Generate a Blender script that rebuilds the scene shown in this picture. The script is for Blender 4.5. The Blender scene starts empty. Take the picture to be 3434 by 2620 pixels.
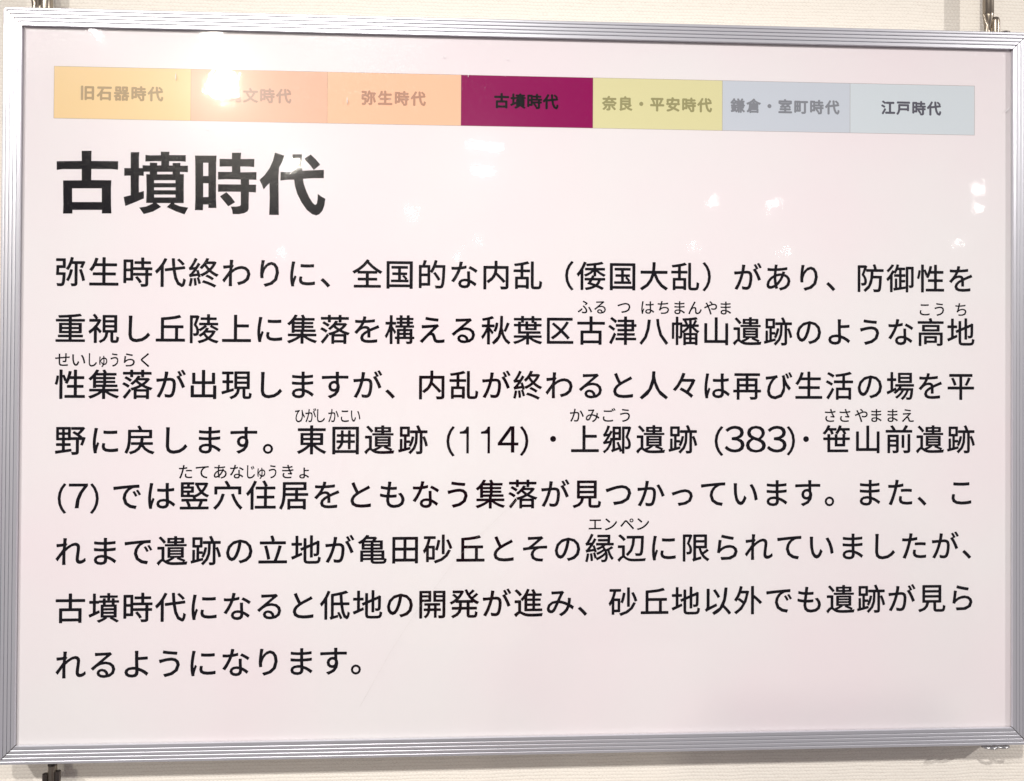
import bpy, math, random
from mathutils import Vector, Matrix

random.seed(4)
scene = bpy.context.scene
COL = scene.collection
MM = 0.001

# ---------------------------------------------------------------- camera
# World: the poster lies in the XZ plane at y = 0, facing -Y; its centre is the origin.
cam_data = bpy.data.cameras.new("camera")
cam = bpy.data.objects.new("camera", cam_data)
COL.objects.link(cam)
scene.camera = cam
cam_data.sensor_fit = 'HORIZONTAL'
cam_data.sensor_width = 36.0
cam_data.lens = 27.2568
cam_data.shift_x = 0.022917
cam_data.shift_y = -0.058339
cam_data.clip_start = 0.01
cam_data.clip_end = 100.0
R = Vector((0.9988670, -0.0472472, 0.0056868))
U = Vector((-0.0060489, -0.0075236, 0.9999534))
B = Vector((-0.0472022, -0.9988549, -0.0078009))
M = Matrix((R, U, B)).transposed().to_4x4()
M.translation = Vector((-0.0655115, -0.6444341, 0.0406015))
cam.matrix_world = M

# ---------------------------------------------------------------- ambient light of the hall
world = bpy.data.worlds.new("World")
scene.world = world
world.use_nodes = True
bg = world.node_tree.nodes["Background"]
bg.inputs[0].default_value = (1.0, 0.92, 0.94, 1)
bg.inputs[1].default_value = 0.24

# ---------------------------------------------------------------- ceiling lamps of the exhibition hall
def lamp(x, y, z, power, radius, colour=(1.0, 0.955, 0.915), spot=None):
    l = bpy.data.lights.new("ceiling_lamp", 'SPOT' if spot else 'POINT')
    l.energy = power
    l.shadow_soft_size = radius
    l.color = colour
    o = bpy.data.objects.new("ceiling_lamp", l)
    o.location = (x, y, z)
    if spot:
        l.spot_size = math.radians(62)
        l.spot_blend = 1.0
        o.rotation_euler = (Vector(spot) - Vector((x, y, z))).to_track_quat('-Z', 'Y').to_euler()
    COL.objects.link(o)

# track spots aimed at the wall
lamp(-1.36, -1.50, 1.20, 92, 0.022, spot=(-0.40, 0, -0.50))
lamp(-0.38, -1.45, 1.15, 88, 0.022, spot=(0.28, 0, -0.54))
lamp(2.60, -1.60, 1.22, 172, 0.022, spot=(0.28, 0, -0.46))
# downlights further out over the hall
lamp(-1.11, -2.86, 1.15, 52, 0.056, (1.0, 0.92, 0.78))
lamp(-1.00, -2.28, 1.15, 5, 0.036, (1.0, 0.93, 0.82))
lamp(-1.35, -2.26, 1.15, 3, 0.030)
lamp(-1.10, -4.45, 1.15, 20, 0.042, (1.0, 0.93, 0.84))
for y, w in ((-3.92, 0.20), (-4.55, 0.17)):        # two short strip lights
    l = bpy.data.lights.new("strip_lamp", 'AREA')
    l.shape = 'RECTANGLE'; l.size = w; l.size_y = 0.035; l.energy = 1.5; l.color = (0.92, 0.97, 1.0)
    o = bpy.data.objects.new("strip_lamp", l)
    o.location = (0.11, y, 1.15); o.rotation_euler = (math.radians(52), 0, 0)
    COL.objects.link(o)
for x, y in ((-0.39, -6.18), (2.60, -5.71), (2.09, -5.53), (3.81, -4.89), (-2.26, -9.62), (0.03, -9.68),
             (0.24, -8.36), (2.93, -8.87), (4.13, -8.92), (5.78, -8.13), (4.36, -5.71)):
    lamp(x, y, 1.15, 1.8, 0.038)

scene.view_settings.view_transform = 'Standard'
scene.view_settings.look = 'None'
scene.view_settings.exposure = 0.0
scene.view_settings.gamma = 1.0
scene.render.engine = 'CYCLES'
scene.cycles.use_denoising = True

# ---------------------------------------------------------------- materials
def mat(name):
    m = bpy.data.materials.new(name)
    m.use_nodes = True
    nt = m.node_tree
    return m, nt, nt.nodes["Principled BSDF"]

def N(nt, t, **kw):
    n = nt.nodes.new(t)
    for k, v in kw.items():
        setattr(n, k, v)
    return n

def srgb(r, g, b):
    f = lambda c: (c / 255 / 12.92) if c / 255 <= 0.04045 else ((c / 255 + 0.055) / 1.055) ** 2.4
    return (f(r), f(g), f(b), 1)

def grain(nt, bsdf, scale=900, strength=0.1, dist=0.0002):
    tc = N(nt, 'ShaderNodeTexCoord')
    no = N(nt, 'ShaderNodeTexNoise')
    no.inputs['Scale'].default_value = scale
    no.inputs['Detail'].default_value = 2
    nt.links.new(tc.outputs['Object'], no.inputs['Vector'])
    bu = N(nt, 'ShaderNodeBump')
    bu.inputs['Strength'].default_value = strength
    bu.inputs['Distance'].default_value = dist
    nt.links.new(no.outputs['Fac'], bu.inputs['Height'])
    nt.links.new(bu.outputs['Normal'], bsdf.inputs['Normal'])
    return tc, no

def print_material(name, colour, rough=0.30, mottled=False):
    """Laminated photo paper: a printed colour under a slightly pebbled gloss laminate."""
    m, nt, b = mat(name)
    b.inputs['Base Color'].default_value = colour
    b.inputs['Roughness'].default_value = rough
    b.inputs['Specular IOR Level'].default_value = 0.08
    b.inputs['Coat Weight'].default_value = 0.28
    b.inputs['Coat Roughness'].default_value = 0.14
    b.inputs['Coat IOR'].default_value = 1.45
    tc, _ = grain(nt, b, 560, 1.0, 0.00028)
    bump = b.inputs['Normal'].links[0].from_node          # the pebbling belongs to the laminate only
    nt.links.new(bump.outputs['Normal'], b.inputs['Coat Normal'])
    nt.links.remove(b.inputs['Normal'].links[0])
    if mottled:  # pinkish and grey reflections of the film, put into the paper colour
        n2 = N(nt, 'ShaderNodeTexNoise')
        n2.inputs['Scale'].default_value = 5.0
        n2.inputs['Detail'].default_value = 3
        nt.links.new(tc.outputs['Object'], n2.inputs['Vector'])
        r = N(nt, 'ShaderNodeValToRGB')
        r.color_ramp.elements[0].position = 0.36
        r.color_ramp.elements[1].position = 0.64
        c = colour
        r.color_ramp.elements[0].color = (c[0], c[1] * 0.965, c[2] * 0.985, 1)
        r.color_ramp.elements[1].color = (c[0] * 0.985, c[1] * 1.01, c[2] * 1.005, 1)
        nt.links.new(n2.outputs['Fac'], r.inputs['Fac'])
        nt.links.new(r.outputs['Color'], b.inputs['Base Color'])
    return m

paper = print_material("poster_paper", (0.83, 0.79, 0.81, 1), 0.30, mottled=True)
ink = print_material("black_ink", (0.0015, 0.001, 0.004, 1), 0.25)

def wall_material():
    m, nt, b = mat("woven_wallpaper")
    b.inputs['Roughness'].default_value = 0.85
    b.inputs['Specular IOR Level'].default_value = 0.2
    tc = N(nt, 'ShaderNodeTexCoord')
    # slightly wandering thread coordinates
    wn = N(nt, 'ShaderNodeTexNoise')
    wn.inputs['Scale'].default_value = 18
    nt.links.new(tc.outputs['Object'], wn.inputs['Vector'])
    wob = N(nt, 'ShaderNodeVectorMath', operation='SCALE')
    wob.inputs['Scale'].default_value = 0.004
    nt.links.new(wn.outputs['Color'], wob.inputs[0])
    add = N(nt, 'ShaderNodeVectorMath', operation='ADD')
    nt.links.new(tc.outputs['Object'], add.inputs[0])
    nt.links.new(wob.outputs[0], add.inputs[1])
    sep = N(nt, 'ShaderNodeSeparateXYZ')
    nt.links.new(add.outputs[0], sep.inputs[0])
    def mth(op, a, bb=None):
        n = N(nt, 'ShaderNodeMath', operation=op)
        for i, v in enumerate((a, bb)):
            if v is None: continue
            if isinstance(v, (int, float)): n.inputs[i].default_value = v
            else: nt.links.new(v, n.inputs[i])
        return n.outputs[0]
    # weft: horizontal threads every 2.8 mm; warp: vertical threads every 1.6 mm, over and under
    row = mth('MULTIPLY', sep.outputs['Z'], 2 * math.pi / 0.0028)
    colm = mth('MULTIPLY', sep.outputs['X'], 2 * math.pi / 0.0034)
    half = mth('MULTIPLY', row, 0.5)
    weft = mth('ABSOLUTE', mth('SINE', half))
    phase = mth('MULTIPLY', mth('FLOOR', mth('DIVIDE', half, math.pi)), math.pi)
    warp = mth('SINE', mth('ADD', colm, phase))
    # broken, irregular threads
    mp = N(nt, 'ShaderNodeMapping')
    mp.inputs['Scale'].default_value = (120, 1, 500)
    nt.links.new(tc.outputs['Object'], mp.inputs['Vector'])
    slub = N(nt, 'ShaderNodeTexNoise')
    slub.inputs['Scale'].default_value = 1.0
    slub.inputs['Detail'].default_value = 3
    nt.links.new(mp.outputs[0], slub.inputs['Vector'])
    h = mth('ADD', mth('MULTIPLY', weft, 0.42), mth('MULTIPLY', warp, 0.20))
    h = mth('ADD', h, mth('MULTIPLY', slub.outputs['Fac'], 0.9))
    bu = N(nt, 'ShaderNodeBump')
    bu.inputs['Strength'].default_value = 0.8
    bu.inputs['Distance'].default_value = 0.00032
    nt.links.new(h, bu.inputs['Height'])
    nt.links.new(bu.outputs['Normal'], b.inputs['Normal'])
    r = N(nt, 'ShaderNodeValToRGB')
    r.color_ramp.elements[0].position = 0.25
    r.color_ramp.elements[1].position = 1.15
    r.color_ramp.elements[0].color = (0.78, 0.73, 0.65, 1)
    r.color_ramp.elements[1].color = (0.92, 0.88, 0.80, 1)
    e = r.color_ramp.elements.new(0.62)
    e.color = (0.90, 0.855, 0.78, 1)
    nt.links.new(h, r.inputs['Fac'])
    nt.links.new(r.outputs['Color'], b.inputs['Base Color'])
    return m

def metal(name, colour, rough, aniso_dir=None, var=0.04, met=1.0):
    m, nt, b = mat(name)
    b.inputs['Metallic'].default_value = met
    b.inputs['Base Color'].default_value = colour
    tc = N(nt, 'ShaderNodeTexCoord')
    mp = N(nt, 'ShaderNodeMapping')
    mp.inputs['Scale'].default_value = aniso_dir or (300, 300, 300)
    nt.links.new(tc.outputs['Object'], mp.inputs['Vector'])
    no = N(nt, 'ShaderNodeTexNoise')
    no.inputs['Scale'].default_value = 1.0
    no.inputs['Detail'].default_value = 4
    nt.links.new(mp.outputs[0], no.inputs['Vector'])
    mr = N(nt, 'ShaderNodeMapRange')
    mr.inputs['To Min'].default_value = rough - var
    mr.inputs['To Max'].default_value = rough + var
    nt.links.new(no.outputs['Fac'], mr.inputs['Value'])
    nt.links.new(mr.outputs[0], b.inputs['Roughness'])
    bu = N(nt, 'ShaderNodeBump')
    bu.inputs['Strength'].default_value = 0.06
    bu.inputs['Distance'].default_value = 0.0001
    nt.links.new(no.outputs['Fac'], bu.inputs['Height'])
    nt.links.new(bu.outputs['Normal'], b.inputs['Normal'])
    return m

alu_h = metal("satin_aluminium_horizontal", (0.73, 0.74, 0.80, 1), 0.36, (12, 900, 900), met=0.72)
alu_v = metal("satin_aluminium_vertical", (0.73, 0.74, 0.80, 1), 0.36, (900, 900, 12), met=0.72)
nickel = metal("worn_nickel", (0.34, 0.30, 0.25, 1), 0.32, (200, 200, 60), 0.08)
dark_steel = metal("dark_steel", (0.16, 0.14, 0.13, 1), 0.35)

def film_material():
    """Thin clear plastic sheet: transparent with a Fresnel gloss, faint ripples and a few scratches."""
    m = bpy.data.materials.new("clear_film")
    m.use_nodes = True
    nt = m.node_tree
    nt.nodes.clear()
    out = N(nt, 'ShaderNodeOutputMaterial')
    mix = N(nt, 'ShaderNodeMixShader')
    tr = N(nt, 'ShaderNodeBsdfTransparent')
    gl = N(nt, 'ShaderNodeBsdfGlossy')
    gl.inputs['Roughness'].default_value = 0.035
    fr = N(nt, 'ShaderNodeFresnel')
    geo = N(nt, 'ShaderNodeNewGeometry')       # same index from either side: a thin sheet, not a solid
    ior = N(nt, 'ShaderNodeMapRange')
    ior.inputs['To Min'].default_value = 1.50
    ior.inputs['To Max'].default_value = 1 / 1.50
    nt.links.new(geo.outputs['Backfacing'], ior.inputs['Value'])
    nt.links.new(ior.outputs[0], fr.inputs['IOR'])
    tc = N(nt, 'ShaderNodeTexCoord')
    no = N(nt, 'ShaderNodeTexNoise')
    no.inputs['Scale'].default_value = 15
    no.inputs['Detail'].default_value = 6
    no.inputs['Roughness'].default_value = 0.55
    nt.links.new(tc.outputs['Object'], no.inputs['Vector'])
    bu = N(nt, 'ShaderNodeBump')
    bu.inputs['Strength'].default_value = 1.0
    bu.inputs['Distance'].default_value = 0.00020
    nt.links.new(no.outputs['Fac'], bu.inputs['Height'])
    nt.links.new(bu.outputs['Normal'], gl.inputs['Normal'])
    nt.links.new(fr.outputs[0], mix.inputs[0])
    nt.links.new(tr.outputs[0], mix.inputs[1])
    hz = N(nt, 'ShaderNodeBsdfGlossy')          # hazy share of the gloss: handled, lightly scuffed plastic
    hz.inputs['Roughness'].default_value = 0.19
    m2 = N(nt, 'ShaderNodeMixShader')
    m2.inputs[0].default_value = 0.32
    nt.links.new(gl.outputs[0], m2.inputs[1])
    nt.links.new(hz.outputs[0], m2.inputs[2])
    nt.links.new(m2.outputs[0], mix.inputs[2])
    nt.links.new(mix.outputs[0], out.inputs['Surface'])
    return m

film = film_material()
board_m, _, bb_ = mat("grey_backing_board")
bb_.inputs['Base Color'].default_value = (0.35, 0.34, 0.33, 1)
bb_.inputs['Roughness'].default_value = 0.8
grain(board_m.node_tree, bb_, 300, 0.2)

# ---------------------------------------------------------------- helpers
def mesh_obj(name, verts, faces, material, parent=None, smooth=False):
    me = bpy.data.meshes.new(name)
    me.from_pydata([tuple(v) for v in verts], [], faces)
    me.update()
    if smooth:
        me.polygons.foreach_set('use_smooth', [True] * len(me.polygons))
    me.materials.append(material)
    o = bpy.data.objects.new(name, me)
    COL.objects.link(o)
    if parent: o.parent = parent
    return o

class MB:
    def __init__(s): s.v, s.f = [], []
    def add(s, v, f):
        k = len(s.v); s.v += [tuple(p) for p in v]; s.f += [tuple(i + k for i in q) for q in f]
    def box(s, a, b):
        x0, y0, z0 = a; x1, y1, z1 = b
        s.add([(x0,y0,z0),(x1,y0,z0),(x1,y1,z0),(x0,y1,z0),(x0,y0,z1),(x1,y0,z1),(x1,y1,z1),(x0,y1,z1)],
              [(0,3,2,1),(4,5,6,7),(0,1,5,4),(1,2,6,5),(2,3,7,6),(3,0,4,7)])
    def lathe(s, prof, base, axis=(0,0,1), n=24):
        """prof: list of (radius, height) along axis from base"""
        ax = Vector(axis).normalized(); q = ax.to_track_quat('Z', 'Y').to_matrix()
        base = Vector(base); v = []; f = []
        for r, h in prof:
            for i in range(n):
                t = 2 * math.pi * i / n
                v.append(base + q @ Vector((r * math.cos(t), r * math.sin(t), h)))
        for j in range(len(prof) - 1):
            for i in range(n):
                f.append((j*n+i, j*n+(i+1)%n, (j+1)*n+(i+1)%n, (j+1)*n+i))
        f.append(tuple(range(n))[::-1]); f.append(tuple(range((len(prof)-1)*n, len(prof)*n)))
        s.add(v, f)
    def tube(s, pts, r, n=12):
        pts = [Vector(p) for p in pts]; v = []; f = []
        for k, p in enumerate(pts):
            d = (pts[min(k+1, len(pts)-1)] - pts[max(k-1, 0)]).normalized()
            q = d.to_track_quat('Z', 'Y').to_matrix()
            rr = r[k] if isinstance(r, (list, tuple)) else r
            for i in range(n):
                t = 2 * math.pi * i / n
                v.append(p + q @ Vector((rr * math.cos(t), rr * math.sin(t), 0)))
        for j in range(len(pts) - 1):
            for i in range(n):
                f.append((j*n+i, j*n+(i+1)%n, (j+1)*n+(i+1)%n, (j+1)*n+i))
        f.append(tuple(range(n))[::-1]); f.append(tuple(range((len(pts)-1)*n, len(pts)*n)))
        s.add(v, f)
    def ring(s, c, R_, r, normal=(0,0,1), sx=1.0, n=32, m=10, flat=1.0):
        q = Vector(normal).normalized().to_track_quat('Z', 'Y').to_matrix(); c = Vector(c); v = []; f = []
        for i in range(n):
            t = 2*math.pi*i/n
            for j in range(m):
                a = 2*math.pi*j/m
                rr = R_ + r*math.cos(a)
                v.append(c + q @ Vector((sx*rr*math.cos(t), rr*math.sin(t), flat*r*math.sin(a))))
        for i in range(n):
            for j in range(m):
                f.append((i*m+j, ((i+1)%n)*m+j, ((i+1)%n)*m+(j+1)%m, i*m+(j+1)%m))
        s.add(v, f)
    def build(s, name, material, parent=None, smooth=False):
        return mesh_obj(name, s.v, s.f, material, parent, smooth)

def auto_smooth(o, deg=35):
    me = o.data
    me.polygons.foreach_set('use_smooth', [True] * len(me.polygons))
    me.set_sharp_from_angle(angle=math.radians(deg))

def tag(o, label, cat=None, group=None):
    o['label'] = label
    if cat: o['category'] = cat
    if group: o['group'] = group

def empty(name, loc=(0, 0, 0)):
    o = bpy.data.objects.new(name, None)
    o.empty_display_size = 0.05
    o.location = loc
    COL.objects.link(o)
    return o

# ---------------------------------------------------------------- wall
WALL_Y = 0.0235
wb = MB()
wb.box((-1.6, WALL_Y, -1.2), (1.6, WALL_Y + 0.1, 1.4))
wall = wb.build("wall", wall_material())
wall['kind'] = 'structure'
wall['label'] = 'cream wall covered in coarse woven wallpaper behind the framed panel'

# ---------------------------------------------------------------- the framed panel
frame = empty("poster_frame", (0, 0.0, -0.3053))
tag(frame, "large silver-framed information panel with Japanese text hanging on the wall", "framed poster")
OFF = Vector((0, 0, 0.3053))      # children are built in panel coordinates and shifted by this

def child(o):
    o.location = OFF
    return o

OW, OH = 0.4292, 0.3053           # outer half sizes
IW, IH = 0.4135, 0.2900           # inner half sizes
RW = OH - IH                      # rail width (15.3 mm)

# cross-section: (inset from the outer edge, y); five flat ribs between narrow V grooves,
# the face leaning forward towards the inner edge, and a lip that drops to the sheet
def profile():
    face = lambda p: -0.0030 - 0.0004 * min(1.0, p / RW)   # y of the face plane
    pts = [(0.0, 0.0125), (0.0, 0.0005), (0.00015, -0.0014), (0.0005, -0.0026), (0.0012, face(0.0012))]
    for k in range(1, 5):
        g = 0.0030 * k + 0.0001
        pts += [(g - 0.00068, face(g)), (g - 0.00036, face(g) + 0.00009), (g - 0.00012, face(g) + 0.00030),
                (g - 0.00014, face(g) + 0.0021), (g + 0.00034, face(g) + 0.0021), (g + 0.00036, face(g) + 0.0001),
                (g + 0.00042, face(g))]
    pts += [(RW - 0.0003, face(RW)), (RW, face(RW) + 0.0004), (RW, -0.0012)]
    return pts

PROF = profile()
RC = 0.0062                       # rounded outer corner

def arc(s):
    return 0.0 if s >= RC else RC - math.sqrt(max(0.0, RC * RC - (RC - s) ** 2))

def rail(side):
    """One mitred rail. side: top, bottom, left or right."""
    L = 2 * OW if side in ('top', 'bottom') else 2 * OH
    half = L / 2
    s_end = [RC * (1 - math.sqrt(0.5)), RC * 0.4, RC * 0.5, RC * 0.62, RC * 0.76, RC * 0.88, RC, RW]
    stations = [(s, -1) for s in s_end] + [(half * 0.6, -1), (half, 0)] + [(half * 0.6, 1)] + [(s, 1) for s in reversed(s_end)]
    v, f = [], []
    GAP = 0.00040
    for s, sg in stations:
        for (p, y) in PROF:
            pe = max(p, arc(s)) if s < RC else p
            se = max(s, pe + GAP)
            along = (-half + se) if sg <= 0 else (half - se)
            if sg == 0: along = 0.0
            if side == 'top': v.append((along, y, OH - pe))
            elif side == 'bottom': v.append((along, y, -OH + pe))
            elif side == 'left': v.append((-OW + pe, y, along))
            else: v.append((OW - pe, y, along))
    n = len(PROF)
    flip = side in ('top', 'left')
    for i in range(len(stations) - 1):
        for j in range(n - 1):
            q = (i*n+j, (i+1)*n+j, (i+1)*n+j+1, i*n+j+1)
            pts = [v[k] for k in q]
            if len({tuple(round(c, 7) for c in p_) for p_ in pts}) < 3: continue
            if (Vector(pts[2]) - Vector(pts[0])).cross(Vector(pts[3]) - Vector(pts[1])).length < 1e-11: continue
            f.append(q[::-1] if side in ('bottom', 'left') else q)
    o = mesh_obj("frame_rail", v, f, alu_h if side in ('top', 'bottom') else alu_v, frame)
    auto_smooth(o, 25)
    return child(o)

for side, txt in (('top', 'upper'), ('bottom', 'lower'), ('left', 'left'), ('right', 'right')):
    rail(side)

# dark corner keys seen through the mitre joints
for sx in (-1, 1):
    for sz in (-1, 1):
        a = (sx * (OW - 0.0035), 0.0, sz * (OH - 0.0035)); b = (sx * (IW + 0.0002), 0.010, sz * (IH + 0.0002))
        ck = MB()
        ck.box((min(a[0], b[0]), -0.0012, min(a[2], b[2])), (max(a[0], b[0]), 0.010, max(a[2], b[2])))
        child(ck.build("corner_key", dark_steel, frame))

bb = MB()
bb.box((-OW + 0.002, 0.0012, -OH + 0.002), (OW - 0.002, 0.0060, OH - 0.002))
child(bb.build("backing_board", board_m, frame))

# ---- poster sheet (under the lip of the frame, very slightly buckled near the top)
PWX, PWZ = 0.4195, 0.2960
pb = MB()
nx, nz = 2, 2
pb.box((-PWX, 0.0, -PWZ), (PWX, 0.0006, PWZ))
poster = child(pb.build("poster", paper, frame))

# ---- clear cover sheet with gentle waves
def cover():
    nx, nz = 220, 150
    v, f = [], []
    for j in range(nz + 1):
        z = -PWZ + 2 * PWZ * j / nz
        for i in range(nx + 1):
            x = -PWX + 2 * PWX * i / nx
            top = math.exp(-(PWZ - z) / 0.030)
            w = 0.00010 * math.sin(x * 21 + 1.3 + 2.0 * math.sin(z * 9)) + 0.00006 * math.sin(x * 47 + z * 31)
            w += top * 0.00035 * math.sin(x * 38 + 0.8 * math.sin(x * 17))
            v.append((x, -0.00105 + w * 0.7, z))
    for j in range(nz):
        for i in range(nx):
            a = j * (nx + 1) + i
            f.append((a, a + 1, a + nx + 2, a + nx + 1))
    o = mesh_obj("cover_sheet", v, f, film, frame, smooth=True)
    return child(o)
cover()

# ---------------------------------------------------------------- lettering
_glyph = {}
def prepare(chars, offset):
    objs = []
    for ch in sorted(set(chars)):
        if (ch, offset) in _glyph: continue
        c = bpy.data.curves.new('glyph', 'FONT')
        c.body = ch; c.size = 1; c.resolution_u = 3
        o = bpy.data.objects.new('glyph', c); COL.objects.link(o); objs.append((ch, o))
    bpy.context.view_layer.update()
    dg = bpy.context.evaluated_depsgraph_get()
    for ch, o in objs:
        me = bpy.data.meshes.new_from_object(o.evaluated_get(dg))
        vs = [(v.co.x, v.co.y) for v in me.vertices]
        fs = [tuple(p.vertices) for p in me.polygons]
        if fs and me.polygons[0].normal.z < 0: fs = [q[::-1] for q in fs]
        _glyph[(ch, offset)] = (vs, fs)
        bpy.data.meshes.remove(me)
        c = o.data; bpy.data.objects.remove(o); bpy.data.curves.remove(c)

def passes(w):
    """The printer's heavier weight: the same outline laid down a few times, a hair apart."""
    if w < 0.012: return [(-w, -w), (w, -w), (w, w), (-w, w)]
    d = w * 0.62
    return [(-w, 0), (w, 0), (0, -w), (0, w), (-d, -d), (d, -d), (d, d), (-d, d), (0, 0)]

class Text:
    """Printed characters gathered in one flat mesh (ink on paper). Millimetres on the panel."""
    def __init__(s, y=-0.00006): s.v, s.f, s.y = [], [], y
    def put(s, ch, cx, cz, em, offset, xs=1.0, bbox_centre=False):
        vs, fs = _glyph[(ch, offset)]
        if not vs: return
        x_off = 0.5
        if bbox_centre:
            xx = [p[0] for p in vs]; x_off = (min(xx) + max(xx)) / 2
        for n_, (dx, dy) in enumerate(passes(offset)):
            k = len(s.v)
            s.v += [((cx + (x + dx - x_off) * em * xs) * MM, s.y - n_ * 4e-6, (cz + (y + dy - 0.38) * em) * MM) for x, y in vs]
            s.f += [tuple(i + k for i in q) for q in fs]
    def fit(s, ch, x0, x1, z0, z1, offset):
        vs, fs = _glyph[(ch, offset)]
        xx = [p[0] for p in vs]; yy = [p[1] for p in vs]
        a, b, c, d = min(xx), max(xx), min(yy), max(yy)
        for n_, (dx, dy) in enumerate(passes(offset)):
            k = len(s.v)
            s.v += [((x0 + (x - a) / (b - a) * (x1 - x0) + dx * 24) * MM, s.y - n_ * 4e-6, (z0 + (y - c) / (d - c) * (z1 - z0) + dy * 24) * MM) for x, y in vs]
            s.f += [tuple(i + k for i in q) for q in fs]
    def poly(s, loop):
        k = len(s.v); s.v += [(x * MM, s.y, z * MM) for x, z in loop]
        a = sum(loop[i][0]*loop[(i+1) % len(loop)][1] - loop[(i+1) % len(loop)][0]*loop[i][1] for i in range(len(loop)))
        q = tuple(range(k, k + len(loop)))
        s.f.append(q if a > 0 else q[::-1])
    def run(s, txt, x0, x1, z0, z1, em, offset):
        n = len(txt)
        for i, ch in enumerate(txt):
            t = i / (n - 1)
            s.put(ch, x0 + (x1 - x0) * t, z0 + (z1 - z0) * t, em, offset)
    def build(s, name, material, label=None):
        o = child(mesh_obj(name, s.v, s.f, material, poster))
        o.location = (0, 0, 0)
        if label: o['label'] = label
        return o

RUBY=[
  ( 66.1 , [('ふ', 45.6, 1), ('る', 58.4, 1), ('つ', 78.6, 1), ('は', 98.8, 1), ('ち', 112.1, 1), ('ま', 125.9, 1), ('ん', 139.1, 1), ('や', 152.4, 1), ('ま', 165.4, 1)] ),
  ( 66.3 , [('こ', 338.2, 1), ('う', 351.0, 1), ('ち', 370.1, 1)] ),
  ( 20.2 , [('せ', -380.8, 1), ('い', -367.9, 1), ('し', -356.7, 0.74), ('ゅ', -348.4, 0.74), ('う', -339.5, 0.74), ('ら', -327.7, 1), ('く', -315.1, 1)] ),
  ( -25.0 , [('ひ', -189.8, 0.74), ('が', -181.0, 0.74), ('し', -172.7, 0.74), ('か', -162.5, 0.74), ('こ', -153.2, 0.74), ('い', -144.4, 0.74)] ),
  ( -24.5 , [('か', 39.3, 1), ('み', 52.5, 1), ('ご', 66.5, 1), ('う', 79.9, 1), ('さ', 255.8, 1), ('さ', 268.6, 1), ('や', 282.8, 1), ('ま', 296.0, 1), ('ま', 310.2, 1), ('え', 323.5, 1)] ),
  ( -70.9 , [('た', -281.9, 1), ('て', -268.5, 1), ('あ', -254.0, 1), ('な', -240.6, 1), ('じ', -229.2, 0.74), ('ゅ', -220.8, 0.74), ('う', -211.7, 0.74), ('き', -199.4, 1), ('ょ', -186.1, 1)] ),
  ( -115.4 , [('エ', 55.1, 1), ('ン', 68.4, 1), ('ペ', 82.1, 1), ('ン', 95.5, 1)] ),
]
SPECIAL=[
   ('（', -69.2, -62.9, -58.6, -33.9) ,
   ('1', -59.1, -50.9, -56.3, -34.0) ,
   ('1', -41.5, -33.3, -56.3, -34.0) ,
   ('４', -26.7, -9.8, -55.5, -33.9) ,
   ('）', -8.1, -1.6, -58.2, -33.9) ,
   ('●', 16.5, 22.3, -47.2, -41.4) ,
   ('（', 156.5, 163.4, -58.5, -33.8) ,
   ('３', 165.0, 181.8, -55.7, -33.4) ,
   ('８', 183.2, 200.1, -55.8, -33.4) ,
   ('３', 201.3, 218.0, -55.8, -33.4) ,
   ('）', 218.5, 225.1, -58.2, -33.8) ,
   ('●', 232.0, 237.8, -47.4, -41.7) ,
   ('（', -383.2, -377.0, -104.4, -80.2) ,
   ('７', -374.6, -359.7, -100.1, -80.4) ,
   ('）', -357.5, -351.2, -104.6, -80.3) ,
]
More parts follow.
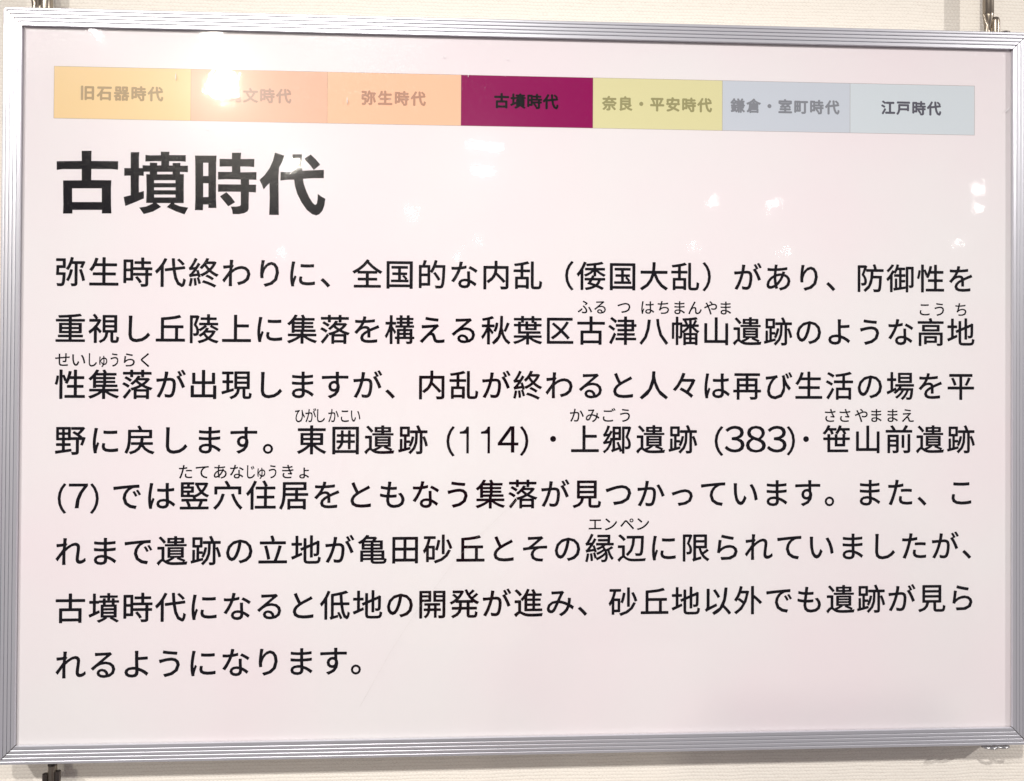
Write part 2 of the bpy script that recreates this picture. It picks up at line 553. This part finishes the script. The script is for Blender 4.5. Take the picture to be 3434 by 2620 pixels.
HEAD=[
  [ [(-367.2, 190.0), (-359.3, 190.2), (-359.4, 181.9), (-338.0, 182.0), (-338.1, 175.0), (-342.6, 175.5), (-359.3, 175.3), (-359.3, 166.3), (-343.3, 166.4), (-343.6, 159.7), (-343.4, 146.4), (-343.0, 139.3), (-350.7, 139.2), (-350.6, 142.1), (-374.0, 141.8), (-374.1, 138.8), (-381.5, 138.7), (-381.3, 145.9), (-381.7, 165.7), (-366.9, 166.0), (-367.0, 175.1), (-382.4, 174.8), (-386.8, 174.1), (-386.9, 181.2), (-367.0, 181.8)],
   [(-374.5, 159.3), (-350.9, 159.7), (-350.8, 148.5), (-374.3, 148.2)] ],
  [ [(-328.1, 189.6), (-321.2, 189.7), (-321.5, 185.4), (-321.4, 176.7), (-318.5, 176.7), (-318.5, 179.1), (-312.7, 178.9), (-312.7, 181.3), (-306.8, 181.2), (-306.8, 179.1), (-303.6, 179.2), (-303.6, 182.5), (-308.0, 182.6), (-316.3, 182.1), (-316.3, 187.5), (-312.4, 187.2), (-303.9, 187.5), (-304.0, 190.4), (-297.1, 190.4), (-297.2, 187.7), (-288.5, 187.8), (-283.9, 187.9), (-283.9, 182.5), (-288.4, 182.8), (-297.2, 182.6), (-297.3, 179.2), (-294.4, 179.2), (-294.4, 181.3), (-288.2, 181.4), (-288.2, 179.2), (-282.1, 179.3), (-282.1, 173.9), (-288.5, 174.1), (-288.4, 172.2), (-285.3, 172.2), (-285.4, 163.8), (-285.2, 148.5), (-292.7, 148.5), (-292.6, 147.7), (-288.6, 146.0), (-281.6, 144.9), (-284.5, 139.3), (-291.3, 141.6), (-298.9, 145.1), (-295.6, 148.4), (-307.1, 148.3), (-303.3, 145.2), (-309.8, 141.3), (-317.2, 139.1), (-320.9, 144.4), (-315.2, 145.4), (-309.8, 148.1), (-310.0, 148.3), (-315.4, 148.3), (-315.1, 157.9), (-315.5, 171.8), (-312.7, 171.7), (-312.7, 173.8), (-317.5, 173.7), (-317.5, 170.4), (-321.3, 170.5), (-321.4, 163.3), (-321.2, 156.8), (-317.3, 158.0), (-317.2, 152.0), (-324.5, 148.6), (-332.0, 145.5), (-333.4, 152.9), (-327.8, 154.4), (-328.0, 170.4), (-333.1, 170.2), (-333.1, 176.5), (-328.0, 176.5)],
   [(-306.8, 173.8), (-294.4, 174.0), (-294.4, 172.0), (-306.8, 171.8)],
   [(-309.1, 166.9), (-292.0, 167.2), (-292.0, 164.8), (-309.1, 164.6)],
   [(-309.1, 161.0), (-291.9, 161.3), (-291.9, 159.0), (-309.1, 158.8)],
   [(-309.0, 155.2), (-291.9, 155.4), (-291.9, 153.1), (-309.0, 152.9)] ],
  [ [(-276.5, 187.7), (-259.1, 187.9), (-259.4, 180.9), (-259.3, 153.1), (-258.9, 144.9), (-265.4, 144.8), (-265.4, 147.7), (-269.6, 147.6), (-269.7, 142.9), (-276.2, 142.9), (-275.9, 152.9), (-276.2, 180.6)],
   [(-269.9, 181.8), (-265.7, 181.9), (-265.6, 171.1), (-269.8, 171.0)],
   [(-269.7, 165.1), (-265.5, 165.1), (-265.4, 153.8), (-269.6, 153.7)],
   [(-246.7, 190.5), (-239.3, 190.6), (-239.6, 185.4), (-228.4, 185.7), (-228.6, 179.0), (-232.1, 179.3), (-239.8, 179.3), (-239.7, 174.5), (-226.7, 174.9), (-226.7, 168.5), (-232.7, 168.6), (-232.6, 164.5), (-226.9, 164.5), (-227.0, 158.1), (-232.7, 158.4), (-232.8, 153.5), (-232.8, 144.6), (-233.7, 142.5), (-236.2, 141.0), (-240.6, 140.1), (-245.7, 140.1), (-246.1, 143.3), (-247.3, 146.2), (-242.8, 146.3), (-239.8, 146.8), (-239.2, 147.8), (-239.3, 158.5), (-251.7, 158.4), (-257.7, 158.2), (-257.7, 164.4), (-239.4, 164.5), (-239.4, 168.6), (-251.7, 168.6), (-257.8, 168.3), (-257.8, 174.6), (-246.6, 174.7), (-246.6, 179.2), (-251.8, 179.1), (-256.6, 178.9), (-256.7, 185.3), (-246.7, 185.3)],
   [(-256.1, 154.5), (-250.9, 158.0), (-247.2, 154.4), (-243.8, 149.8), (-249.3, 146.4), (-252.7, 150.4)] ],
  [ [(-211.8, 191.2), (-204.2, 188.8), (-205.7, 184.0), (-208.4, 178.9), (-208.8, 170.6), (-208.3, 139.8), (-216.1, 139.8), (-215.8, 153.7), (-216.1, 166.0), (-218.8, 163.2), (-220.8, 160.6), (-222.1, 164.2), (-224.2, 168.5), (-220.0, 172.6), (-216.1, 178.3), (-213.4, 184.4)],
   [(-197.8, 190.2), (-189.8, 190.2), (-189.8, 182.0), (-189.4, 176.6), (-183.0, 177.0), (-171.8, 177.6), (-171.8, 170.7), (-180.2, 170.6), (-188.8, 169.9), (-188.2, 165.9), (-186.2, 160.3), (-183.4, 154.2), (-180.6, 150.0), (-178.7, 148.5), (-177.4, 149.5), (-176.8, 153.2), (-176.7, 157.7), (-173.5, 155.4), (-170.4, 153.7), (-171.2, 148.2), (-172.8, 143.7), (-175.3, 140.9), (-177.8, 139.9), (-181.1, 140.8), (-185.6, 144.4), (-190.0, 150.7), (-193.4, 157.4), (-195.4, 164.1), (-196.1, 169.1), (-202.3, 168.9), (-207.2, 168.2), (-207.2, 175.3), (-202.4, 175.4), (-196.8, 175.9), (-197.3, 183.0)],
   [(-188.0, 186.4), (-182.7, 190.1), (-178.7, 186.4), (-174.8, 181.8), (-180.1, 177.4), (-183.4, 181.6)] ],
]

BODY = 0.0130
LINES = [
    [("弥生時代終わりに、全国的な内乱（倭国大乱）があり、防御性を", -375.2, 370.2, 91.6, 92.6)],
    [("重視し丘陵上に集落を構える秋葉区古津八幡山遺跡のような高地", -374.8, 370.1, 45.7, 46.8)],
    [("性集落が出現しますが、内乱が終わると人々は再び生活の場を平", -374.4, 370.1, 0.2, 0.8)],
    [("野に戻します。東囲遺跡", -374.0, -97.1, -45.1, -44.9), ("上郷", 46.2, 73.2, -44.6, -44.7),
     ("遺跡", 101.7, 129.1, -44.7, -44.7), ("笹山前遺跡", 261.3, 370.2, -44.7, -44.8)],
    [("では竪穴住居をともなう集落が見つかっています。また、こ", -328.5, 370.6, -90.2, -90.0)],
    [("れまで遺跡の立地が亀田砂丘とその縁辺に限られていましたが、", -373.1, 383.1, -135.1, -135.6)],
    [("古墳時代になると低地の開発が進み、砂丘地以外でも遺跡が見ら", -372.6, 371.3, -181.0, -180.0)],
    [("れるようになります。", -372.2, -135.0, -226.6, -226.4)],
]
EM = 25.4
SPEC = {3: SPECIAL[:12], 4: SPECIAL[12:]}
prepare("".join(s[0] for s in SPECIAL if s[0] not in '1●'), 0.007)
prepare("".join(t for L in LINES for t, *_ in L) + "".join(s[0] for s in SPECIAL if s[0] not in '1●'), BODY)
for k, L in enumerate(LINES):
    t = Text()
    for txt, x0, x1, z0, z1 in L:
        t.run(txt, x0, x1, z0, z1, EM, BODY)
    for ch, x0, x1, z0, z1 in SPEC.get(k, ()):
        if ch == '●':
            cx, cz, r = (x0 + x1) / 2, (z0 + z1) / 2, (x1 - x0) / 2 * 0.86
            t.poly([(cx + r * math.cos(a * math.pi / 12), cz + r * math.sin(a * math.pi / 12)) for a in range(24)])
        elif ch == '1':
            w = 2.1
            t.poly([(x1 - w, z0), (x1, z0), (x1, z1), (x1 - 1.9, z1), (x1 - 2.8, z1 - 2.2), (x1 - 4.6, z1 - 3.6),
                    (x0 + 0.6, z1 - 4.2), (x0 + 0.6, z1 - 6.0), (x1 - w, z1 - 6.0)])
        else:
            t.fit(ch, x0, x1, z0, z1, BODY if ch in '（）' else 0.007)
    t.build("text_line", ink)

RUBYOFF = 0.009
prepare("".join(c for _, L in RUBY for c, *_ in L), RUBYOFF)
for z, L in RUBY:
    t = Text()
    for ch, x, xs in L:
        t.put(ch, x, z, 12.9, RUBYOFF, xs, bbox_centre=True)
    t.build("furigana", ink)

# heading, drawn as outlines (filled with holes)
def filled(loops):
    c = bpy.data.curves.new('outline', 'CURVE'); c.dimensions = '2D'; c.fill_mode = 'FRONT'
    for lp in loops:
        sp = c.splines.new('POLY'); sp.points.add(len(lp) - 1)
        for i, (x, z) in enumerate(lp): sp.points[i].co = (x, z, 0, 1)
        sp.use_cyclic_u = True
    o = bpy.data.objects.new('outline', c); COL.objects.link(o)
    bpy.context.view_layer.update()
    me = bpy.data.meshes.new_from_object(o.evaluated_get(bpy.context.evaluated_depsgraph_get()))
    vs = [(v.co.x, v.co.y) for v in me.vertices]
    fs = [tuple(p.vertices) if p.normal.z > 0 else tuple(p.vertices)[::-1] for p in me.polygons]
    bpy.data.objects.remove(o); bpy.data.curves.remove(c); bpy.data.meshes.remove(me)
    return vs, fs
for loops in HEAD:
    vs, fs = filled(loops)
    t = Text()
    t.v = [(x * MM, t.y, z * MM) for x, z in vs]; t.f = fs
    t.build("heading_character", ink)

# ---------------------------------------------------------------- the row of coloured period blocks
BX = [-389.6, -280.2, -169.5, -59.1, 51.6, 161.9, 272.5, 382.0]
BTOP, BBOT = 258.6, 216.2
BLK = [("pale yellow block", (244, 214, 162), (182, 158, 122), "旧石器時代", -363.0, -308.7, 237.5),
       ("salmon pink block", (240, 192, 166), (192, 158, 142), "縄文時代", -245.6, -205.0, 237.9),
       ("peach orange block", (249, 200, 166), (190, 146, 124), "弥生時代", -135.6, -94.6, 238.0),
       ("dark magenta block", (146, 0, 88), (3, 2, 4), "古墳時代", -25.2, 15.9, 237.7),
       ("olive yellow block", (226, 222, 172), (160, 156, 112), "奈良・平安時代", 65.5, 146.7, 237.4),
       ("blue grey block", (205, 213, 224), (138, 142, 150), "鎌倉・室町時代", 175.2, 257.0, 237.7),
       ("pale grey block", (213, 223, 230), (92, 92, 104), "江戸時代", 305.8, 346.2, 238.5)]
def lighten(c, k=0.93):
    r = srgb(*c); return (r[0] * k, r[1] * k, r[2] * k, 1)
BOLD = 0.038
prepare("".join(b[3] for b in BLK), BOLD)
for i, (lab, col, tcol, txt, x0, x1, zc) in enumerate(BLK):
    bm_ = print_material(lab.replace(' ', '_'), lighten(col))
    t = Text(-0.00003)
    t.poly([(BX[i], BBOT), (BX[i + 1], BBOT), (BX[i + 1], BTOP), (BX[i], BTOP)])
    t.build("period_block", bm_, lab)
    t = Text(-0.00006)
    t.run(txt, x0, x1, zc, zc, 12.4 if i != 3 else 13.0, BOLD)
    t.build("block_text", print_material("block_text_ink", lighten(tcol)))
# hairline key lines around the blocks
t = Text(-0.00005)
def line(x0, z0, x1, z1, w=0.22):
    if abs(x1 - x0) > abs(z1 - z0): t.poly([(x0, z0 - w/2), (x1, z1 - w/2), (x1, z1 + w/2), (x0, z0 + w/2)])
    else: t.poly([(x0 - w/2, z0), (x0 + w/2, z0), (x1 + w/2, z1), (x1 - w/2, z1)])
for x in BX: line(x, BBOT + 0.12, x, BTOP - 0.12)
line(BX[0], BTOP, BX[-1], BTOP); line(BX[0], BBOT, BX[-1], BBOT)
t.build("block_outline", print_material("key_line_ink", (0.30, 0.24, 0.22, 1)))

# ---------------------------------------------------------------- wire hangers
def hanger(x, z, y, label, flip=1, scale=1.0):
    """Nickel wire gripper: barrel, cone, side lever, hook stem."""
    t = empty("wire_hanger", (x, y, z))
    tag(t, label, "hanger", "metal wire hangers holding the framed panel")
    S = scale
    m = MB(); m.lathe([(0.0040*S, 0.019*S), (0.0043*S, 0.0195*S), (0.0043*S, 0.080), (0.003*S, 0.084)], (0, 0, 0)); o = m.build("barrel", nickel, t); auto_smooth(o)
    m = MB(); m.lathe([(0.0007*S, 0.000), (0.0012*S, 0.004*S), (0.0030*S, 0.0118*S), (0.0041*S, 0.0165*S), (0.0042*S, 0.0188*S)], (0, 0, 0)); o = m.build("cone", nickel, t); auto_smooth(o)
    m = MB(); m.lathe([(0.0030*S, -0.003), (0.0037*S, 0.001), (0.0037*S, 0.0130*S), (0.0031*S, 0.0155*S), (0.0018*S, 0.0166*S)], (flip*0.0054*S, -0.001, 0.0)); o = m.build("lever", nickel, t); auto_smooth(o, 50)
    m = MB(); m.lathe([(0.0026*S, -0.003), (0.0028*S, 0.006*S), (0.0014*S, 0.0110*S)], (flip*0.0012*S, 0.001, 0.0)); o = m.build("lever_pivot", nickel, t); auto_smooth(o, 50)
    m = MB(); m.tube([(-flip*0.0024*S, -0.001, -0.004), (-flip*0.0024*S, -0.001, 0.009*S), (-flip*0.0040*S, -0.001, 0.0145*S), (-flip*0.0050*S, -0.001, 0.0190*S)], [0.0018*S, 0.0018*S, 0.0012*S, 0.0008*S]); o = m.build("hook_stem", nickel, t); auto_smooth(o, 50)
    m = MB(); m.tube([(0, 0, 0.084), (0, 0, 0.6)], 0.0006); m.build("wire", dark_steel, t)
    return t

hanger(0.3995, 0.3045, 0.0075, "nickel wire gripper above the right end of the frame, beside a dark flat ring", 1)
hanger(-0.4060, 0.3005, 0.0075, "nickel wire gripper standing above the left end of the frame", 1, 1.25)

# lower gripper hanging on a short wire under the frame's left end
g = empty("cable_gripper", (-0.3886, 0.0065, -0.3052))
tag(g, "dark metal cable gripper dangling on a short wire under the frame's lower left end", "cable gripper")
m = MB(); m.tube([(0, 0, 0.004), (0, 0, -0.006)], 0.0008); m.build("wire", dark_steel, g)
m = MB(); m.lathe([(0.0035, -0.030), (0.0035, -0.0062), (0.0032, -0.0048), (0.0012, -0.0046)][::1], (0, 0, 0)); o = m.build("body", nickel, g); auto_smooth(o)
m = MB(); m.lathe([(0.0036, -0.0005), (0.0036, 0.0004)], (0, 0, -0.0048)); m.build("cap", dark_steel, g)
for sx, zz in ((-1, -0.0115), (1, -0.0095)):
    m = MB(); m.lathe([(0.0019, -0.020), (0.0023, -0.001), (0.0021, 0.0), (0.0008, 0.0003)], (sx * 0.0050, -0.0015, zz)); o = m.build("lever", dark_steel, g); auto_smooth(o, 50)

# flat eye rings of the frame, seen edge-on under and above its right end
def eye(x, z, y, nz, tag_label):
    m = MB()
    m.ring((x, y, z), 0.0042, 0.0013, (0.0, 0.25, nz), sx=1.25, flat=0.8)
    m.ring((x + 0.011, y, z + 0.0004 * nz), 0.0034, 0.0012, (0.0, 0.2, nz), sx=1.4, flat=0.8)
    o = m.build("hanging_ring", metal("bright_ring_steel", (0.55, 0.55, 0.56, 1), 0.25), frame, smooth=True)
    o['label'] = tag_label
    return child(o)
eye(0.3955, -0.3074, -0.0005, 1, "polished eye ring under the lower rail")
m = MB(); m.ring((0.4105, 0.004, 0.3057), 0.0038, 0.0010, (0, 0.15, 1), sx=1.2, flat=0.9)
o = child(m.build("hanging_ring", dark_steel, frame, smooth=True)); o['label'] = "dark flat ring above the upper rail"

# ---------------------------------------------------------------- painted dent glints and a hair on the cover sheet
painted_glint, _, sb = mat("painted_glint")  # bright reflections from dents in the film, put in as white slivers
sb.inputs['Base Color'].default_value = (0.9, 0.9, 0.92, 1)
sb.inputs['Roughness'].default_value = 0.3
def dent_glint(x0, z0, x1, z1, r=0.30):
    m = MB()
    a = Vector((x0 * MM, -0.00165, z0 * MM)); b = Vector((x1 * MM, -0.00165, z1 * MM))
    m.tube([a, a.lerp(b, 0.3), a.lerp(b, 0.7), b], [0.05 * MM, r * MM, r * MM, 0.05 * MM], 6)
    child(m.build("dent_glint", painted_glint, frame, smooth=True))
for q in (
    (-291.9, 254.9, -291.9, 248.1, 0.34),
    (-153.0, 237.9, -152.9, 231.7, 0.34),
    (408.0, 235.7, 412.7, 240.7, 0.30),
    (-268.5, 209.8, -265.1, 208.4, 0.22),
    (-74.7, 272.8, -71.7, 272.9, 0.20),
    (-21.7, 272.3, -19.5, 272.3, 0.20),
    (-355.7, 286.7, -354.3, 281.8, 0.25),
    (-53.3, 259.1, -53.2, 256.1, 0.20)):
    dent_glint(*q)
hair_m, _, hb = mat("fine_hair")
hb.inputs['Base Color'].default_value = (0.5, 0.45, 0.42, 1)
m = MB()
m.tube([(x * MM, -0.00175, z * MM) for x, z in ((-10.7, -94.4), (-18.1, -101.1), (-30.3, -113.2), (-46.4, -127.9), (-62.4, -145.2), (-77.1, -165.3), (-89.1, -179.9), (-102.3, -199.8), (-115.5, -221.0), (-127.4, -242.2), (-139.2, -263.4))], 0.036 * MM, 5)
child(m.build("hair_strand", hair_m, frame, smooth=True))

# ---------------------------------------------------------------- the photographer, mirrored faintly in the cover sheet
person = empty("person", (-0.04, -0.97, -1.46))
tag(person, "person in red and white patterned sweater holding up a phone before the panel", "person")
PO = -Vector(person.location)
def cloth(name, colour, rough=0.8):
    m, nt, b = mat(name)
    b.inputs['Base Color'].default_value = colour
    b.inputs['Roughness'].default_value = rough
    grain(nt, b, 220, 0.25, 0.001)
    return m
skin_m = cloth("skin", (0.55, 0.34, 0.26, 1), 0.5)
knit_m = cloth("patterned_knit", (0.30, 0.035, 0.035, 1), 0.9)
_nt = knit_m.node_tree
_vo = N(_nt, 'ShaderNodeTexVoronoi'); _vo.inputs['Scale'].default_value = 14
_tc = N(_nt, 'ShaderNodeTexCoord'); _nt.links.new(_tc.outputs['Object'], _vo.inputs['Vector'])
_cr = N(_nt, 'ShaderNodeValToRGB'); _cr.color_ramp.interpolation = 'CONSTANT'
_cr.color_ramp.elements[0].color = (0.34, 0.03, 0.035, 1)
_cr.color_ramp.elements[1].position = 0.52; _cr.color_ramp.elements[1].color = (0.78, 0.76, 0.78, 1)
_sx = N(_nt, 'ShaderNodeSeparateXYZ'); _nt.links.new(_vo.outputs['Color'], _sx.inputs[0])
_nt.links.new(_sx.outputs[0], _cr.inputs['Fac']); _nt.links.new(_cr.outputs['Color'], _nt.nodes["Principled BSDF"].inputs['Base Color'])
jean_m = cloth("dark_trousers", (0.03, 0.035, 0.05, 1), 0.9)
hair_black = cloth("black_hair", (0.02, 0.016, 0.014, 1), 0.45)
shoe_m = cloth("black_shoe", (0.02, 0.02, 0.02, 1), 0.5)

def skinned(name, pts, edges, radii, material, root=0, levels=2, extra=None):
    """Grow one continuous surface over a skeleton of joints (world coordinates)."""
    me = bpy.data.meshes.new(name + "_rig"); me.from_pydata(pts, edges, []); me.update()
    o = bpy.data.objects.new(name + "_rig", me); COL.objects.link(o)
    sk = o.modifiers.new("s", 'SKIN'); sk.use_smooth_shade = True
    sv = me.skin_vertices[0].data
    for i, r in enumerate(radii):
        sv[i].radius = r if isinstance(r, tuple) else (r, r)
        sv[i].use_root = (i == root)
    sb_ = o.modifiers.new("d", 'SUBSURF'); sb_.levels = levels; sb_.render_levels = levels
    bpy.context.view_layer.update()
    out = bpy.data.meshes.new_from_object(o.evaluated_get(bpy.context.evaluated_depsgraph_get()))
    bpy.data.objects.remove(o); bpy.data.meshes.remove(me)
    out.name = name; out.materials.clear(); out.materials.append(material)
    ob = bpy.data.objects.new(name, out); COL.objects.link(ob); ob.parent = person; ob.location = PO
    return ob

# joints
HIP = (-0.04, -1.00, -0.50); BEL = (-0.04, -0.99, -0.35); CHE = (-0.04, -1.00, -0.18); NEC = (-0.04, -0.995, -0.055)
JAW = (-0.04, -0.965, 0.005); HED = (-0.04, -0.975, 0.085); TOP = (-0.04, -0.985, 0.125)
def arm(sg):
    return dict(sh=(-0.04 + sg * 0.17, -1.00, -0.10), el=(-0.04 + sg * 0.235, -0.90, -0.34),
                wr=(-0.05 + sg * 0.125, -0.715, -0.035), pa=(-0.055 + sg * 0.100, -0.685, 0.005))
P_, E_, R_ = [], [], []
def add(p, r, parent=None):
    P_.append(p); R_.append(r)
    if parent is not None: E_.append((parent, len(P_) - 1))
    return len(P_) - 1
hip = add(HIP, (0.155, 0.105)); bel = add(BEL, (0.14, 0.10), hip); che = add(CHE, (0.15, 0.105), bel)
nec = add(NEC, 0.052, che); jaw = add(JAW, (0.058, 0.062), nec); hed = add(HED, (0.074, 0.092), jaw); top = add(TOP, (0.055, 0.07), hed)
nose = None
for sg in (-1, 1):
    A_ = arm(sg)
    s1 = add(A_['sh'], 0.055, che); e1 = add(A_['el'], 0.043, s1)
    w1 = add(A_['wr'], (0.028, 0.022), e1); p1 = add(A_['pa'], (0.036, 0.017), w1)
    L1 = add((-0.04 + sg * 0.09, -1.00, -0.60), 0.085, hip); L2 = add((-0.04 + sg * 0.11, -0.98, -0.98), 0.058, L1)
    L3 = add((-0.04 + sg * 0.12, -1.00, -1.38), 0.036, L2); add((-0.04 + sg * 0.13, -0.88, -1.435), (0.035, 0.022), L3)
body_o = skinned("body", P_, E_, R_, skin_m)
# hands: each finger its own chain rooted in the palm, curled round the end of the phone
for sg in (-1, 1):
    A_ = arm(sg); pa = Vector(A_['pa']); wr = Vector(A_['wr'])
    pts = [tuple(wr.lerp(pa, 0.3)), tuple(pa)]; ed = [(0, 1)]; rd = [(0.026, 0.019), (0.034, 0.015)]
    for k in range(4):
        zz = (0.018, 0.006, -0.007, -0.019)[k]; ln = (0.92, 1.0, 0.94, 0.78)[k]
        b0 = pa + Vector((0.0, 0.012, zz)); b1 = b0 + Vector((-sg * 0.004, 0.026 * ln, 0.004)); b2 = b1 + Vector((-sg * 0.022 * ln, 0.008, 0.002)); b3 = b2 + Vector((-sg * 0.019 * ln, -0.002, 0.001))
        i0 = len(pts); pts += [tuple(b0), tuple(b1), tuple(b2), tuple(b3)]
        ed += [(1, i0), (i0, i0 + 1), (i0 + 1, i0 + 2), (i0 + 2, i0 + 3)]; rd += [0.010, 0.0088, 0.0080, 0.0068]
    t0 = pa + Vector((-sg * 0.012, -0.010, 0.012)); t1 = t0 + Vector((-sg * 0.022, 0.002, 0.014)); t2 = t1 + Vector((-sg * 0.020, 0.005, 0.004))
    i0 = len(pts); pts += [tuple(t0), tuple(t1), tuple(t2)]; ed += [(0, i0), (i0, i0 + 1), (i0 + 1, i0 + 2)]; rd += [0.0125, 0.0100, 0.0080]
    skinned("hand", pts, ed, rd, skin_m)
# sweater and trousers follow the body, a little thicker
P_, E_, R_ = [], [], []
hip = add((-0.04, -1.00, -0.56), (0.168, 0.118)); bel = add(BEL, (0.160, 0.122), hip); che = add(CHE, (0.170, 0.125), bel); add((-0.04, -0.997, -0.085), 0.072, che)
for sg in (-1, 1):
    A_ = arm(sg); s1 = add(A_['sh'], 0.070, che); e1 = add(A_['el'], 0.056, s1)
    add(tuple(Vector(A_['el']).lerp(Vector(A_['wr']), 0.86)), 0.038, e1)
skinned("sweater", P_, E_, R_, knit_m)
P_, E_, R_ = [], [], []
hip = add((-0.04, -1.00, -0.55), (0.162, 0.112))
for sg in (-1, 1):
    L1 = add((-0.04 + sg * 0.09, -1.00, -0.64), 0.098, hip); L2 = add((-0.04 + sg * 0.11, -0.98, -0.98), 0.072, L1); add((-0.04 + sg * 0.12, -1.00, -1.37), 0.056, L2)
skinned("trousers", P_, E_, R_, jean_m)
for sg in (-1, 1):
    skinned("shoe", [(-0.04 + sg * 0.12, -1.02, -1.415), (-0.04 + sg * 0.125, -0.95, -1.42), (-0.04 + sg * 0.135, -0.84, -1.432)], [(0, 1), (1, 2)], [0.045, (0.05, 0.042), (0.045, 0.028)], shoe_m)
def blob(name, c, r, material, n=20):
    m = MB(); m.lathe([(max(1e-4, r[0] * math.sin(math.pi * i / n)), -r[2] * math.cos(math.pi * i / n)) for i in range(n + 1)], (0, 0, 0))
    k = r[1] / r[0]
    m.v = [(c[0] + x, c[1] + y * k, c[2] + z) for x, y, z in m.v]
    o = m.build(name, material, person, smooth=True); o.location = PO; return o
blob("hair", (-0.04, -1.000, 0.098), (0.086, 0.098, 0.088), hair_black)
blob("nose", (-0.04, -0.872, 0.048), (0.013, 0.016, 0.024), skin_m)
for sg in (-1, 1):
    blob("ear", (-0.04 + sg * 0.079, -0.975, 0.055), (0.012, 0.020, 0.032), skin_m)
    blob("eye", (-0.04 + sg * 0.031, -0.889, 0.071), (0.012, 0.008, 0.007), cloth("eye_white", (0.6, 0.58, 0.55, 1), 0.2))
blob("mouth", (-0.04, -0.893, 0.008), (0.024, 0.008, 0.006), cloth("lips", (0.42, 0.16, 0.14, 1), 0.4))

phone = empty("mobile_phone", (-0.058, -0.6535, -0.010))
tag(phone, "dark mobile phone held sideways in the photographer's hands", "phone")
def slab(name, hx, hz, y0, y1, material, r=0.009):
    pts = []
    for cx, cz, a0 in ((hx - r, hz - r, 0), (-hx + r, hz - r, 90), (-hx + r, -hz + r, 180), (hx - r, -hz + r, 270)):
        for k in range(7):
            a = math.radians(a0 + 15 * k); pts.append((cx + r * math.cos(a), cz + r * math.sin(a)))
    n = len(pts); v = [(x, y0, z) for x, z in pts] + [(x, y1, z) for x, z in pts]
    f = [tuple(range(n)), tuple(range(n, 2 * n))[::-1]] + [(i, i + n, (i + 1) % n + n, (i + 1) % n) for i in range(n)]
    o = mesh_obj(name, v, f, material, phone); o.location = (0, 0, 0.0335); return o
ph_m = metal("phone_shell", (0.05, 0.05, 0.06, 1), 0.3)
slab("case", 0.076, 0.037, -0.008, 0.0, ph_m)
slab("screen", 0.072, 0.033, -0.0086, -0.0081, cloth("phone_glass", (0.02, 0.02, 0.025, 1), 0.1), 0.006)
